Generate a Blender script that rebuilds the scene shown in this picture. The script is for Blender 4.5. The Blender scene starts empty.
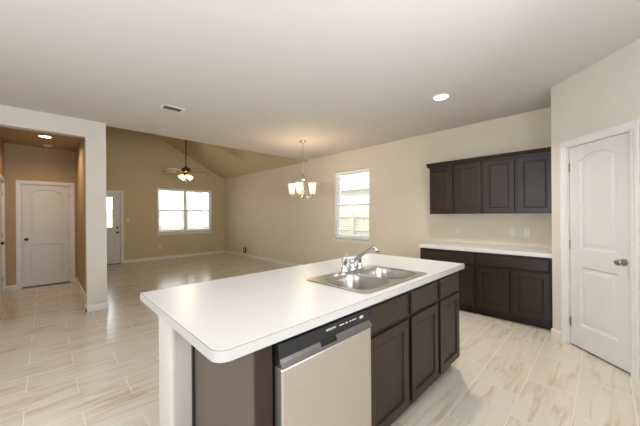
import bpy, bmesh, math, random
from mathutils import Vector, Matrix
from mathutils.geometry import tessellate_polygon

random.seed(7)
S = bpy.context.scene
COL = S.collection
PI = math.pi

# ------------------------------------------------------------------ camera
CAM_H = 1.35
YAW, ROLL, FPX = math.radians(44.5), 0.0080, 280.0
cam_d = bpy.data.cameras.new('camera')
cam_d.sensor_width = 36.0
cam_d.lens = FPX / 640.0 * 36.0
cam_d.shift_y = 2.1 / 640.0
cam_d.clip_start = 0.02
cam = bpy.data.objects.new('camera', cam_d)
COL.objects.link(cam)
_F = Vector((math.sin(YAW), math.cos(YAW), 0))
_R = Vector((math.cos(YAW), -math.sin(YAW), 0))
_U = Vector((0, 0, 1))
_r = _R * math.cos(ROLL) - _U * math.sin(ROLL)
_u = _U * math.cos(ROLL) + _R * math.sin(ROLL)
cam.matrix_world = Matrix(((_r.x, _u.x, -_F.x, 0), (_r.y, _u.y, -_F.y, 0),
                           (_r.z, _u.z, -_F.z, CAM_H), (0, 0, 0, 1)))
S.camera = cam

# ------------------------------------------------------------------ world, exposure
w = bpy.data.worlds.new('overcast_sky')
S.world = w
w.use_nodes = True
bg = w.node_tree.nodes['Background']
bg.inputs['Color'].default_value = (0.93, 0.965, 1.0, 1)
bg.inputs['Strength'].default_value = 5.5
S.view_settings.view_transform = 'Standard'
S.view_settings.look = 'None'
S.view_settings.exposure = 0.2
S.view_settings.gamma = 1.0
S.cycles.use_denoising = True
S.cycles.max_bounces = 14
S.cycles.diffuse_bounces = 8
S.cycles.transparent_max_bounces = 16
S.cycles.sample_clamp_indirect = 8.0

def area_light(name, loc, target, sx, sy, power, color):
    l = bpy.data.lights.new(name, 'AREA')
    l.shape = 'RECTANGLE'; l.size = sx; l.size_y = sy
    l.energy = power; l.color = color
    o = bpy.data.objects.new(name, l); COL.objects.link(o)
    o.location = loc
    o.rotation_euler = (Vector(target) - Vector(loc)).to_track_quat('-Z', 'Y').to_euler()
    return o
# added fill lamps in place of daylight, aimed up through added openings behind the camera
FILL = (0.83, 0.89, 1.0)
area_light('left_unseen_fill', (-2.85, 1.0, 1.35), (0, 1.0, 4.6), 2.3, 1.5, 150, FILL)
area_light('back_unseen_fill', (0.6, -1.3, 1.5), (0.6, 1.0, 4.3), 2.2, 1.0, 165, FILL)

# ------------------------------------------------------------------ materials
def lin(c):
    return tuple(((v / 255) / 12.92 if v / 255 <= 0.04045 else ((v / 255 + 0.055) / 1.055) ** 2.4) for v in c)

def mat(name, rgb, rough=0.5, metal=0.0, var=0.05, scale=6.0, bump=0.0, bscale=120.0, spec=0.5, stretch=None, coat=0.0):
    """Principled surface whose colour wanders a little with a noise texture, with an optional noise bump."""
    m = bpy.data.materials.new(name); m.use_nodes = True
    nt = m.node_tree; n = nt.nodes; L = nt.links
    b = n['Principled BSDF']
    c = lin(rgb)
    tc = n.new('ShaderNodeTexCoord')
    mp = n.new('ShaderNodeMapping')
    if stretch: mp.inputs['Scale'].default_value = stretch
    L.new(tc.outputs['Object'], mp.inputs['Vector'])
    nz = n.new('ShaderNodeTexNoise'); nz.inputs['Scale'].default_value = scale; nz.inputs['Detail'].default_value = 4
    L.new(mp.outputs['Vector'], nz.inputs['Vector'])
    cr = n.new('ShaderNodeValToRGB')
    cr.color_ramp.elements[0].position = 0.3; cr.color_ramp.elements[1].position = 0.7
    cr.color_ramp.elements[0].color = (*[v * (1 - var) for v in c], 1)
    cr.color_ramp.elements[1].color = (*[min(1, v * (1 + var)) for v in c], 1)
    L.new(nz.outputs['Fac'], cr.inputs['Fac'])
    L.new(cr.outputs['Color'], b.inputs['Base Color'])
    b.inputs['Roughness'].default_value = rough
    b.inputs['Metallic'].default_value = metal
    b.inputs['Specular IOR Level'].default_value = spec
    b.inputs['Coat Weight'].default_value = coat
    if bump:
        nb = n.new('ShaderNodeTexNoise'); nb.inputs['Scale'].default_value = bscale
        L.new(mp.outputs['Vector'], nb.inputs['Vector'])
        bp = n.new('ShaderNodeBump'); bp.inputs['Strength'].default_value = bump; bp.inputs['Distance'].default_value = 0.004
        L.new(nb.outputs['Fac'], bp.inputs['Height']); L.new(bp.outputs['Normal'], b.inputs['Normal'])
    return m

def lamp_mat(name, rgb, strength, base=(240, 235, 225)):
    m = mat(name, base, 0.4, var=0.01)
    b = m.node_tree.nodes['Principled BSDF']
    b.inputs['Emission Color'].default_value = (*lin(rgb), 1)
    b.inputs['Emission Strength'].default_value = strength
    return m

def glass_mat():
    m = bpy.data.materials.new('window_glass'); m.use_nodes = True
    nt = m.node_tree; n = nt.nodes; L = nt.links
    n.remove(n['Principled BSDF'])
    t = n.new('ShaderNodeBsdfTransparent'); t.inputs['Color'].default_value = (0.95, 0.97, 0.97, 1)
    g = n.new('ShaderNodeBsdfGlossy'); g.inputs['Roughness'].default_value = 0.03
    f = n.new('ShaderNodeFresnel'); f.inputs['IOR'].default_value = 1.4
    mx = n.new('ShaderNodeMixShader')
    L.new(f.outputs['Fac'], mx.inputs['Fac']); L.new(t.outputs[0], mx.inputs[1]); L.new(g.outputs[0], mx.inputs[2])
    L.new(mx.outputs[0], n['Material Output'].inputs['Surface'])
    return m

def tile_mat():
    m = bpy.data.materials.new('marble_look_floor_tile'); m.use_nodes = True
    nt = m.node_tree; n = nt.nodes; L = nt.links
    b = n['Principled BSDF']
    tc = n.new('ShaderNodeTexCoord')
    mp = n.new('ShaderNodeMapping'); mp.inputs['Location'].default_value = (0.401, -0.158, 0)
    L.new(tc.outputs['Object'], mp.inputs['Vector'])
    br = n.new('ShaderNodeTexBrick')
    br.offset = 0.5; br.offset_frequency = 2
    br.inputs['Color1'].default_value = (0, 0, 0, 1); br.inputs['Color2'].default_value = (1, 1, 1, 1)
    br.inputs['Mortar'].default_value = (0, 0, 0, 1)
    br.inputs['Scale'].default_value = 1; br.inputs['Mortar Size'].default_value = 0.0028
    br.inputs['Mortar Smooth'].default_value = 0.1
    br.inputs['Brick Width'].default_value = 0.582; br.inputs['Row Height'].default_value = 0.2975
    L.new(mp.outputs['Vector'], br.inputs['Vector'])
    rnd = n.new('ShaderNodeMath'); rnd.operation = 'MULTIPLY'; rnd.inputs[1].default_value = 37.0
    L.new(br.outputs['Color'], rnd.inputs[0])
    # veins: stretched noise along the tile length, skewed a little, different on every tile
    m2 = n.new('ShaderNodeMapping'); m2.inputs['Rotation'].default_value = (0, 0, math.radians(-11))
    m2.inputs['Scale'].default_value = (0.6, 5.2, 1)
    L.new(tc.outputs['Object'], m2.inputs['Vector'])
    nz = n.new('ShaderNodeTexNoise'); nz.noise_dimensions = '4D'
    nz.inputs['Scale'].default_value = 1.5; nz.inputs['Detail'].default_value = 6; nz.inputs['Distortion'].default_value = 0.15
    L.new(m2.outputs['Vector'], nz.inputs['Vector']); L.new(rnd.outputs[0], nz.inputs['W'])
    cr = n.new('ShaderNodeValToRGB'); e = cr.color_ramp.elements
    e[0].position = 0.30; e[0].color = (*lin((204, 197, 186)), 1)
    e[1].position = 0.72; e[1].color = (*lin((194, 181, 164)), 1)
    for p, c in ((0.44, (205, 198, 188)), (0.485, (192, 177, 158)), (0.5, (176, 155, 131)), (0.515, (192, 177, 158)), (0.56, (204, 197, 187))):
        q = e.new(p); q.color = (*lin(c), 1)
    L.new(nz.outputs['Fac'], cr.inputs['Fac'])
    # fade the veins in and out in patches
    n3 = n.new('ShaderNodeTexNoise'); n3.inputs['Scale'].default_value = 2.2; n3.inputs['Detail'].default_value = 2
    L.new(tc.outputs['Object'], n3.inputs['Vector'])
    c3 = n.new('ShaderNodeValToRGB'); c3.color_ramp.elements[0].position = 0.38; c3.color_ramp.elements[1].position = 0.62
    c3.color_ramp.elements[0].color = (0.15, 0.15, 0.15, 1); c3.color_ramp.elements[1].color = (0.8, 0.8, 0.8, 1)
    L.new(n3.outputs['Fac'], c3.inputs['Fac'])
    mx = n.new('ShaderNodeMix'); mx.data_type = 'RGBA'
    mx.inputs['A'].default_value = (*lin((203, 196, 186)), 1)
    L.new(c3.outputs['Color'], mx.inputs['Factor']); L.new(cr.outputs['Color'], mx.inputs['B'])
    g = n.new('ShaderNodeMix'); g.data_type = 'RGBA'
    g.inputs['B'].default_value = (*lin((208, 202, 192)), 1)
    L.new(mx.outputs['Result'], g.inputs['A']); L.new(br.outputs['Fac'], g.inputs['Factor'])
    L.new(g.outputs['Result'], b.inputs['Base Color'])
    rm = n.new('ShaderNodeMapRange'); rm.inputs['To Min'].default_value = 0.2; rm.inputs['To Max'].default_value = 0.7
    L.new(br.outputs['Fac'], rm.inputs['Value']); L.new(rm.outputs['Result'], b.inputs['Roughness'])
    bp = n.new('ShaderNodeBump'); bp.invert = True; bp.inputs['Strength'].default_value = 0.35; bp.inputs['Distance'].default_value = 0.003
    L.new(br.outputs['Fac'], bp.inputs['Height']); L.new(bp.outputs['Normal'], b.inputs['Normal'])
    return m

M = dict(
    wall=mat('greige_wall_paint', (205, 198, 187), 0.85, var=0.015, bump=0.12, bscale=150, spec=0.25),
    olive=mat('olive_warm_light_wall', (189, 177, 144), 0.85, var=0.015, bump=0.12, bscale=150, spec=0.25),  # dim warm living room light put into the wall colour
    hall_tan=mat('tan_hall_tone', (172, 150, 119), 0.85, var=0.015, bump=0.12, bscale=150, spec=0.25),  # one tan tone for the hall walls and ceiling
    ceil=mat('ceiling_paint', (205, 199, 193), 0.9, var=0.01, bump=0.15, bscale=110, spec=0.2),
    tile=tile_mat(),
    white=mat('white_trim_paint', (216, 212, 207), 0.42, var=0.01),
    doorw=mat('white_door_paint', (207, 204, 200), 0.45, var=0.012),
    lam=mat('white_laminate', (206, 204, 201), 0.32, var=0.012, scale=60),
    lamedge=mat('shaded_laminate_edge', (164, 161, 156), 0.4, var=0.02, scale=40),  # same laminate as the top; the edge's shade is put into its colour
    seam=mat('brown_laminate_seam', (120, 105, 92), 0.6),
    esp=mat('espresso_wood', (43, 30, 22), 0.4, var=0.14, scale=5, stretch=(9, 9, 0.7), bump=0.05, bscale=30, spec=0.35),
    espdark=mat('dark_cabinet_frame', (38, 29, 25), 0.45, spec=0.35, var=0.1, scale=5, stretch=(9, 9, 0.7)),
    inside=mat('cabinet_inside_board', (150, 125, 98), 0.6),
    steel=mat('brushed_stainless', (214, 208, 200), 0.4, 1.0, var=0.03, scale=4, stretch=(1, 1, 60)),
    sink=mat('satin_sink_steel', (172, 166, 158), 0.34, 1.0, var=0.03, scale=9, stretch=(1, 12, 1)),
    chrome=mat('polished_chrome', (225, 225, 226), 0.08, 1.0, var=0.01),
    nickel=mat('brushed_nickel', (176, 165, 150), 0.28, 1.0, var=0.03),
    bronze=mat('dark_bronze_metal', (74, 56, 42), 0.38, 0.8, var=0.08),
    blade=mat('fan_blade_wood', (112, 84, 60), 0.35, var=0.15, scale=4, stretch=(1, 9, 1)),
    black=mat('black_panel_plastic', (30, 29, 30), 0.3, var=0.05),
    grip=mat('dark_grey_handle_plastic', (96, 91, 87), 0.35, 0.5, var=0.05),
    void=mat('recess_shade_black', (12, 11, 10), 0.8),  # near-black standing in for shade inside pockets, slots and openings
    print=mat('white_panel_print', (215, 213, 210), 0.5),
    vinyl=mat('white_window_vinyl', (238, 238, 236), 0.4, var=0.01),
    slat=mat('white_blind_slat', (240, 238, 232), 0.5, var=0.01),
    plate=mat('white_switch_plate', (212, 204, 191), 0.4, var=0.01),
    ventw=mat('white_vent_enamel', (214, 206, 194), 0.45, var=0.02),
    knob=mat('aged_bronze_knob', (70, 58, 48), 0.35, 0.8),
    blackrub=mat('black_cable_rubber', (24, 23, 22), 0.5),
    bulb=lamp_mat('warm_lamp_glow', (255, 226, 180), 9.0),
    can=lamp_mat('recessed_lamp_glow', (255, 244, 226), 14.0),
    shade=lamp_mat('frosted_lit_glass', (255, 222, 172), 0.55),
    fanshade=lamp_mat('amber_lit_glass', (255, 214, 160), 1.9),
    glass=glass_mat(),
    grass=mat('lawn', (126, 138, 92), 0.95, var=0.25, scale=3),
    fence=mat('weathered_fence_wood', (190, 184, 176), 0.85, var=0.12, scale=3, stretch=(14, 14, 0.6)),
    siding=mat('pale_siding', (226, 225, 222), 0.8, var=0.03),
    roof=mat('grey_roof_shingles', (176, 177, 179), 0.9, var=0.25, scale=25),
    post=mat('white_porch_post', (225, 224, 222), 0.6, var=0.02),
    concrete=mat('patio_concrete', (196, 192, 186), 0.9, var=0.06),
)

# ------------------------------------------------------------------ mesh helpers
class MB:
    """Collects geometry for ONE mesh object."""
    def __init__(s): s.v = []; s.f = []
    def add(s, vs, fs):
        k = len(s.v); s.v += [tuple(p) for p in vs]; s.f += [tuple(i + k for i in f) for f in fs]; return s
    def box(s, x0, x1, y0, y1, z0, z1):
        vs = [(x, y, z) for x in (x0, x1) for y in (y0, y1) for z in (z0, z1)]
        return s.add(vs, [(0, 1, 3, 2), (4, 6, 7, 5), (0, 4, 5, 1), (2, 3, 7, 6), (0, 2, 6, 4), (1, 5, 7, 3)])
    def prism(s, pts, a, b, axis='y'):
        """closed polygon pts extruded from a to b; axis y: pts are (x, z); axis z: (x, y); axis x: (y, z)"""
        P = {'y': lambda p, t: (p[0], t, p[1]), 'z': lambda p, t: (p[0], p[1], t), 'x': lambda p, t: (t, p[0], p[1])}[axis]
        n = len(pts)
        vs = [P(p, a) for p in pts] + [P(p, b) for p in pts]
        fs = [tuple(range(n)), tuple(range(2 * n - 1, n - 1, -1))] + [(i, (i + 1) % n, n + (i + 1) % n, n + i) for i in range(n)]
        return s.add(vs, fs)
    def plate(s, outer, holes, a, b, axis='z', rim=True):
        """flat plate with holes, from a to b along the axis"""
        P = {'y': lambda p, t: (p[0], t, p[1]), 'z': lambda p, t: (p[0], p[1], t), 'x': lambda p, t: (t, p[0], p[1])}[axis]
        loops = [outer] + holes
        flat = [p for l in loops for p in l]
        tris = tessellate_polygon([[Vector((p[0], p[1], 0)) for p in l] for l in loops])
        N = len(flat)
        vs = [P(p, a) for p in flat] + [P(p, b) for p in flat]
        fs = [tuple(t) for t in tris] + [tuple(i + N for i in reversed(t)) for t in tris]
        k = 0
        for l in loops:
            n = len(l)
            fs += [(k + i, k + (i + 1) % n, N + k + (i + 1) % n, N + k + i) for i in range(n)]
            k += n
        return s.add(vs, fs)
    def rings(s, rs, cap0=False, cap1=False, closed=True):
        n = len(rs[0]); vs = [p for r in rs for p in r]; fs = []
        for k in range(len(rs) - 1):
            for i in range(n if closed else n - 1):
                fs.append((k * n + i, k * n + (i + 1) % n, (k + 1) * n + (i + 1) % n, (k + 1) * n + i))
        if cap0: fs.append(tuple(range(n - 1, -1, -1)))
        if cap1: fs.append(tuple((len(rs) - 1) * n + i for i in range(n)))
        return s.add(vs, fs)
    def lathe(s, prof, c=(0, 0, 0), seg=20, axis='z', cap0=True, cap1=True):
        rs = []
        for r, h in prof:
            ring = []
            for i in range(seg):
                a = 2 * PI * i / seg
                u, v = r * math.cos(a), r * math.sin(a)
                p = {'z': (u, v, h), 'y': (u, h, v), 'x': (h, u, v)}[axis]
                ring.append((c[0] + p[0], c[1] + p[1], c[2] + p[2]))
            rs.append(ring)
        return s.rings(rs, cap0, cap1)
    def tube(s, pts, r, seg=10):
        pts = [Vector(p) for p in pts]; rs = []
        R = r if isinstance(r, (list, tuple)) else [r] * len(pts)
        up = None
        for i, p in enumerate(pts):
            t = (pts[min(i + 1, len(pts) - 1)] - pts[max(i - 1, 0)]).normalized()
            if up is None:
                up = Vector((0, 0, 1)) if abs(t.z) < 0.9 else Vector((1, 0, 0))
            a = t.cross(up).normalized(); bb = a.cross(t).normalized(); up = bb
            rs.append([tuple(p + (a * math.cos(2 * PI * k / seg) + bb * math.sin(2 * PI * k / seg)) * R[i]) for k in range(seg)])
        return s.rings(rs, True, True)
    def build(s, name, material, parent=None, bevel=0.0, smooth=True, loc=None, rotz=None):
        me = bpy.data.meshes.new(name)
        me.from_pydata(s.v, [], s.f)
        bm = bmesh.new(); bm.from_mesh(me)
        bmesh.ops.recalc_face_normals(bm, faces=bm.faces)
        bm.to_mesh(me); bm.free()
        me.materials.append(material)
        if smooth:
            me.shade_smooth(); me.set_sharp_from_angle(angle=math.radians(35))
        o = bpy.data.objects.new(name, me); COL.objects.link(o)
        if parent: o.parent = parent
        if loc is not None: o.location = loc
        if rotz is not None: o.rotation_euler = (0, 0, rotz)
        if bevel:
            md = o.modifiers.new('bevel', 'BEVEL'); md.width = bevel; md.segments = 2
            md.limit_method = 'ANGLE'; md.angle_limit = math.radians(40)
        return o

def smoothpts(ctrl, n=8):
    """Catmull-Rom through control points"""
    P = [Vector(c) for c in ctrl]; P = [2 * P[0] - P[1]] + P + [2 * P[-1] - P[-2]]
    out = []
    for i in range(1, len(P) - 2):
        for k in range(n):
            t = k / n
            out.append(0.5 * ((2 * P[i]) + (P[i + 1] - P[i - 1]) * t + (2 * P[i - 1] - 5 * P[i] + 4 * P[i + 1] - P[i + 2]) * t * t
                              + (-P[i - 1] + 3 * P[i] - 3 * P[i + 1] + P[i + 2]) * t ** 3))
    out.append(P[-2])
    return out

def tag(o, label, cat, group=None):
    o['label'] = label; o['category'] = cat
    if group: o['group'] = group
    return o

def thing(name, label, cat, loc=(0, 0, 0), rotz=0.0, group=None):
    o = bpy.data.objects.new(name, None); COL.objects.link(o)
    o.empty_display_size = 0.1
    o.location = loc; o.rotation_euler = (0, 0, rotz)
    return tag(o, label, cat, group)

def struct(o, label=None):
    o['kind'] = 'structure'
    if label: o['label'] = label
    return o

def sroot(name, loc=(0, 0, 0), rotz=0.0):
    o = bpy.data.objects.new(name, None); COL.objects.link(o)
    o.location = loc; o.rotation_euler = (0, 0, rotz); o['kind'] = 'structure'
    return o

def copy_tree(o, parent=None):
    c = o.copy(); COL.objects.link(c)
    if parent: c.parent = parent
    for ch in list(o.children): copy_tree(ch, c)
    return c

def rrect4(x0, x1, y0, y1, rs, seg=7):
    """rectangle with its own radius at each corner: front right, back right, back left, front left"""
    out = []
    for cx, cy, a0, r in ((x1, y0, -90, rs[0]), (x1, y1, 0, rs[1]), (x0, y1, 90, rs[2]), (x0, y0, 180, rs[3])):
        ox = cx - r if cx == x1 else cx + r; oy = cy - r if cy == y1 else cy + r
        for k in range(seg + 1):
            a = math.radians(a0 + 90 * k / seg); out.append((ox + r * math.cos(a), oy + r * math.sin(a)))
    return out
def rect(x0, x1, y0, y1): return [(x0, y0), (x1, y0), (x1, y1), (x0, y1)]
def rrect(x0, x1, y0, y1, r, seg=5):
    out = []
    for cx, cy, a0 in ((x1 - r, y0 + r, -90), (x1 - r, y1 - r, 0), (x0 + r, y1 - r, 90), (x0 + r, y0 + r, 180)):
        for k in range(seg + 1):
            a = math.radians(a0 + 90 * k / seg); out.append((cx + r * math.cos(a), cy + r * math.sin(a)))
    return out
def arch(x0, x1, z0, z1, sag, i=0.0, seg=12):
    """rectangle with an eyebrow-arched top, inset by i"""
    pts = [(x0 + i, z0 + i), (x1 - i, z0 + i)]
    for k in range(seg + 1):
        t = k / seg; x = (x1 - i) + ((x0 + i) - (x1 - i)) * t
        u = (x - (x0 + x1) / 2) / ((x1 - x0) / 2)
        f = 1 - min(1, abs(u)) ** 2.2
        pts.append((x, z1 - sag - i + sag * f))
    return pts

def moulded(mb, outline, depths):
    """rings stepping in from the face (y=0) of a door: depths = [(inset, y)], closed by the last ring"""
    rs = [[(p[0], y, p[1]) for p in outline(i)] for i, y in depths]
    mb.rings(rs, False, False)
    last = rs[-1]; n = len(last)
    tris = tessellate_polygon([[Vector((p[0], p[2], 0)) for p in last]])
    mb.add(last, [tuple(t) for t in tris])

def panel_door_mesh(W, Hh, T, panels, depths):
    """door slab, front at y=0 facing -y, back at y=T, with moulded panels"""
    mb = MB()
    outer = rect(0, W, 0, Hh); holes = [p(0) for p in panels]
    flat = [p for l in [outer] + holes for p in l]
    tris = tessellate_polygon([[Vector((p[0], p[1], 0)) for p in l] for l in [outer] + holes])
    mb.add([(p[0], 0, p[1]) for p in flat], [tuple(t) for t in tris])
    for p in panels: moulded(mb, p, depths)
    a = [(x, 0, z) for x, z in outer]; b = [(x, T, z) for x, z in outer]
    mb.rings([a, b], False, True)
    return mb

ROT_R = -PI / 2          # for things on the right wall: local -y looks to world -x, local x runs to world -y
ROT_D = -0.75 * PI       # for things on the diagonal pantry wall
CEIL = 2.73

# ------------------------------------------------------------------ setting: floor, walls, ceiling
struct(MB().box(-2.75, 4.85, -1.2, 9.95, -0.12, 0).build('floor', M['tile'], smooth=False), 'marble-look beige tile floor in half-bond rows')

def wall_with_hole(name, axis, a0, a1, b0, b1, z0, z1, holes, m=None):
    """wall between b0 and b1 across, running a0..a1; holes (a, a, z, z)"""
    pts = rect(a0, a1, z0, z1)
    hs = [rect(h[0], h[1], max(h[2], z0 + 0.001), h[3]) for h in holes]
    mb = MB(); mb.plate(pts, hs, b0, b1, axis=axis)
    return struct(mb.build(name, m or M['wall'], smooth=False))

# right wall (x = 4.70): dining window
WY0, WY1, WZ0, WZ1 = 3.345, 4.300, 0.825, 2.315
wall_with_hole('wall_right', 'x', 0.41, 9.8, 4.70, 4.85, 0, CEIL + 0.14, [(WY0, WY1, WZ0, WZ1)], mat('half_warm_light_wall', (207, 196, 177), 0.85, var=0.015, bump=0.12, bscale=150, spec=0.25))  # some of the living room's warm light mixed into this wall colour
# living room far wall: twin window and glazed door
LX0, LX1, LZ0, LZ1 = 2.515, 4.230, 0.83, 2.245
EX0, EX1 = 0.72, 1.57
mb = MB(); mb.plate([(EX1, 0), (4.85, 0), (4.85, 5.2), (-0.7, 5.2), (-0.7, 0), (EX0, 0), (EX0, 2.04), (EX1, 2.04)],
                    [rect(LX0, LX1, LZ0, LZ1)], 9.80, 9.95, axis='y')
struct(mb.build('wall_far', M['olive'], smooth=False))
# wall between hall and living room (its front end is the pillar beside the hall opening)
struct(MB().box(0.47, 0.65, 5.30, 9.8, 0, 5.2).build('wall_hall_right', M['hall_tan'], smooth=False))
mb = MB(); mb.box(0.47, 0.65, 5.16, 5.30, 0, 2.49); mb.box(0.418, 0.47, 5.16, 5.30, 0, 2.49)
mb.box(-0.53, 0.65, 5.16, 5.30, 2.49, CEIL + .1); mb.box(-2.75, -0.53, 5.16, 5.30, 0, CEIL + .1)
struct(mb.build('wall_hall', M['wall'], smooth=False), 'wall with the square opening to the hall')
# hall
HX0, HX1, HY = -0.330, 0.385, 7.76
mb = MB(); mb.plate([(HX1, 0), (0.47, 0), (0.47, CEIL + .1), (-0.68, CEIL + .1), (-0.68, 0), (HX0, 0), (HX0, 2.0), (HX1, 2.0)], [], HY, HY + 0.13, axis='y')
struct(mb.build('wall_hall_end', M['hall_tan'], smooth=False))
mb = MB(); mb.plate([(5.30, 0), (6.86, 0), (6.86, 2.0), (7.60, 2.0), (7.60, 0), (HY, 0), (HY, CEIL + .1), (5.30, CEIL + .1)], [], -0.68, -0.53, axis='x')
struct(mb.build('wall_hall_left', M['hall_tan'], smooth=False))
# pantry corner: diagonal wall with the door, and its two returns
PC = Vector((3.98, 0.41))
PT0, PT1, PH = 0.185, 0.795, 2.035
PL = 1.03
mb = MB(); mb.plate([(PT1, 0), (PL, 0), (PL, CEIL + .1), (0, CEIL + .1), (0, 0), (PT0, 0), (PT0, PH), (PT1, PH)], [], 0, 0.11, axis='y')
struct(mb.build('wall_pantry', M['wall'], smooth=False, loc=(PC.x, PC.y, 0), rotz=ROT_D), 'diagonal wall around the pantry door')
mb = MB(); mb.box(3.98, 4.85, 0.30, 0.41, 0, CEIL + .1)
struct(mb.build('wall_pantry_side', M['wall'], smooth=False))
ex, ey = PC.x - PL * math.sqrt(.5), PC.y - PL * math.sqrt(.5)
mb = MB(); mb.box(ex, ex + .11, -1.05, ey, 0, CEIL + .1)
struct(mb.build('wall_pantry_front', M['wall'], smooth=False))
struct(MB().box(4.70, 4.85, -1.20, 0.30, 0, CEIL + .1).build('wall_pantry_right', M['wall'], smooth=False))
struct(MB().box(ex + .11, 4.70, -1.20, -1.05, 0, CEIL + .1).build('wall_pantry_back', M['wall'], smooth=False))
mb = MB(); mb.box(-.68, .47, 8.9, 9.0, 0, CEIL + .1); mb.box(-.68, -.6, 7.89, 8.9, 0, CEIL + .1); mb.box(-.6, .47, 7.9, 8.9, CEIL, CEIL + .1)
struct(mb.build('wall_light_block', M['hall_tan'], smooth=False))  # unseen box added behind the hall door to stop light leaking under it
mb = MB(); mb.box(-1.5, -1.4, 6.7, 7.8, 0, CEIL); mb.box(-1.4, -.68, 6.7, 6.8, 0, CEIL); mb.box(-1.4, -.68, 7.7, 7.8, 0, CEIL); mb.box(-1.5, -.68, 6.7, 7.8, CEIL, CEIL + .1)
struct(mb.build('wall_side_light_block', M['hall_tan'], smooth=False))  # unseen box added behind the side door to keep light out
# unseen walls behind the camera, with openings added for the fill lamps
wall_with_hole('wall_back', 'y', -2.75, ex + .11, -1.20, -1.05, 0, CEIL + .1, [(-0.5, 1.7, 1.15, 2.15)])
wall_with_hole('wall_left', 'x', -1.20, 5.30, -2.75, -2.60, 0, CEIL + .1, [(-0.15, 2.15, 0.75, 2.25)])
# ceilings
mb = MB(); mb.box(-2.75, 4.85, -1.2, 5.30, CEIL, CEIL + 0.14)
struct(MB().box(-0.68, 0.47, 5.30, 7.9, CEIL, CEIL + .14).build('ceiling_hall', M['hall_tan'], smooth=False))
struct(mb.build('ceiling', M['ceil'], smooth=False), 'flat painted kitchen ceiling')
VS, VK = 2.69, 0.53
mb = MB(); mb.prism([(4.85, VS - .15 * VK), (0.5, VS + 4.2 * VK), (0.5, VS + 4.2 * VK + .15), (4.85, VS - .15 * VK + .15)], 5.20, 9.95, 'y')
struct(mb.build('ceiling_vault', M['olive'], smooth=False), 'sloping vaulted living room ceiling')
mb = MB(); mb.box(0.5, 4.85, 5.18, 5.30, CEIL + .02, 5.2)
struct(mb.build('wall_header', M['wall'], smooth=False))
# half wall behind the island cabinets
mb = MB(); mb.prism(rrect(0.441, 2.60, 1.515, 1.735, 0.022, 5), 0, 0.873, 'z')
struct(mb.build('wall_island', mat('half_wall_paint', (180, 172, 162), 0.8, var=0.015, bump=0.2, bscale=90)), 'painted half wall under the island counter')

# ------------------------------------------------------------------ baseboards
BP = [(0, 0), (-0.014, 0), (-0.014, 0.066), (-0.009, 0.080), (0, 0.086)]
def baseboard(name, p0, p1):
    """p0->p1 with the room on the right hand when looking from p0 to p1 reversed; local x along, local -y to the room"""
    a = Vector(p0); b = Vector(p1); d = b - a
    mb = MB(); mb.prism(BP, 0, d.length, 'x')
    return struct(mb.build(name, M['white'], smooth=False, loc=(a.x, a.y, 0), rotz=math.atan2(d.y, d.x)))
baseboard('baseboard_far', (1.63, 9.8), (4.7, 9.8))
baseboard('baseboard_right', (4.70, 9.8), (4.70, 2.0))
baseboard('baseboard_pillar', (0.404, 5.16), (0.664, 5.16))
baseboard('baseboard_opening', (0.418, 5.30), (0.418, 5.146))
baseboard('baseboard_living_left', (0.65, 5.16), (0.65, 9.8))
baseboard('baseboard_hall_right', (0.47, 7.76), (0.47, 5.30))
baseboard('baseboard_hall_end', (0.442, 7.76), (0.47, 7.76))
baseboard('baseboard_hall_end_left', (-0.53, 7.76), (-0.387, 7.76))
_k = math.sqrt(.5)
def dp(t): return (PC.x - t * _k, PC.y - t * _k)
baseboard('baseboard_pantry', dp(-0.006), dp(0.125))
baseboard('baseboard_pantry_right', dp(0.855), dp(PL))

# ------------------------------------------------------------------ door trim
def casing(name, W, Hh, loc, rotz, cw=0.058, jamb=0.11, th=0.017):
    """moulded casing on three sides plus the jamb lining; local x 0..W is the opening"""
    mb = MB()
    for s in (-1, 1):
        xs = [-cw, 0.004] if s < 0 else [W - 0.004, W + cw]
        outer, inner = (xs[0], xs[1]) if s < 0 else (xs[1], xs[0])
        d = 1 if outer < inner else -1
        prof = [(outer, 0), (outer, -th), (outer + d * .018, -th), (outer + d * .030, -th * .72), (inner - d * .008, -th * .6), (inner, -th * .4), (inner, 0)]
        mb.prism(prof, 0, Hh + (0), 'z')
        jx = (-0.0, 0.014) if s < 0 else (W - 0.014, W)
        mb.box(jx[0], jx[1], 0.0, jamb, 0, Hh)
    prof = [(0, Hh + cw), (-th, Hh + cw), (-th, Hh + cw - .018), (-th * .72, Hh + cw - .03), (-th * .6, Hh + .004), (-th * .4, Hh - .004), (0, Hh - .004)]
    mb.prism(prof, -cw, W + cw, 'x')
    mb.box(0, W, 0, jamb, Hh - 0.014, Hh)
    # door stop
    mb.box(0.014, 0.024, 0.062, 0.075, 0, Hh - .014); mb.box(W - .024, W - .014, 0.062, 0.075, 0, Hh - .014)
    mb.box(0.014, W - .014, 0.062, 0.075, Hh - .024, Hh - .014)
    return struct(mb.build(name, M['white'], loc=loc, rotz=rotz, smooth=False))

DOORDEP = [(0, 0), (0.007, 0.012), (0.024, 0.013), (0.050, 0.002), (0.056, 0.002)]
def knob(parent, x, z, m, y=0.0, name='knob'):
    mb = MB(); mb.lathe([(0.031, 0), (0.031, -0.006), (0.024, -0.010), (0.011, -0.013), (0.0105, -0.036), (0.018, -0.041), (0.0265, -0.050),
                         (0.0275, -0.058), (0.022, -0.067), (0.008, -0.070)], (x, y, z), 20, 'y')
    return mb.build(name, m, parent)

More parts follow.
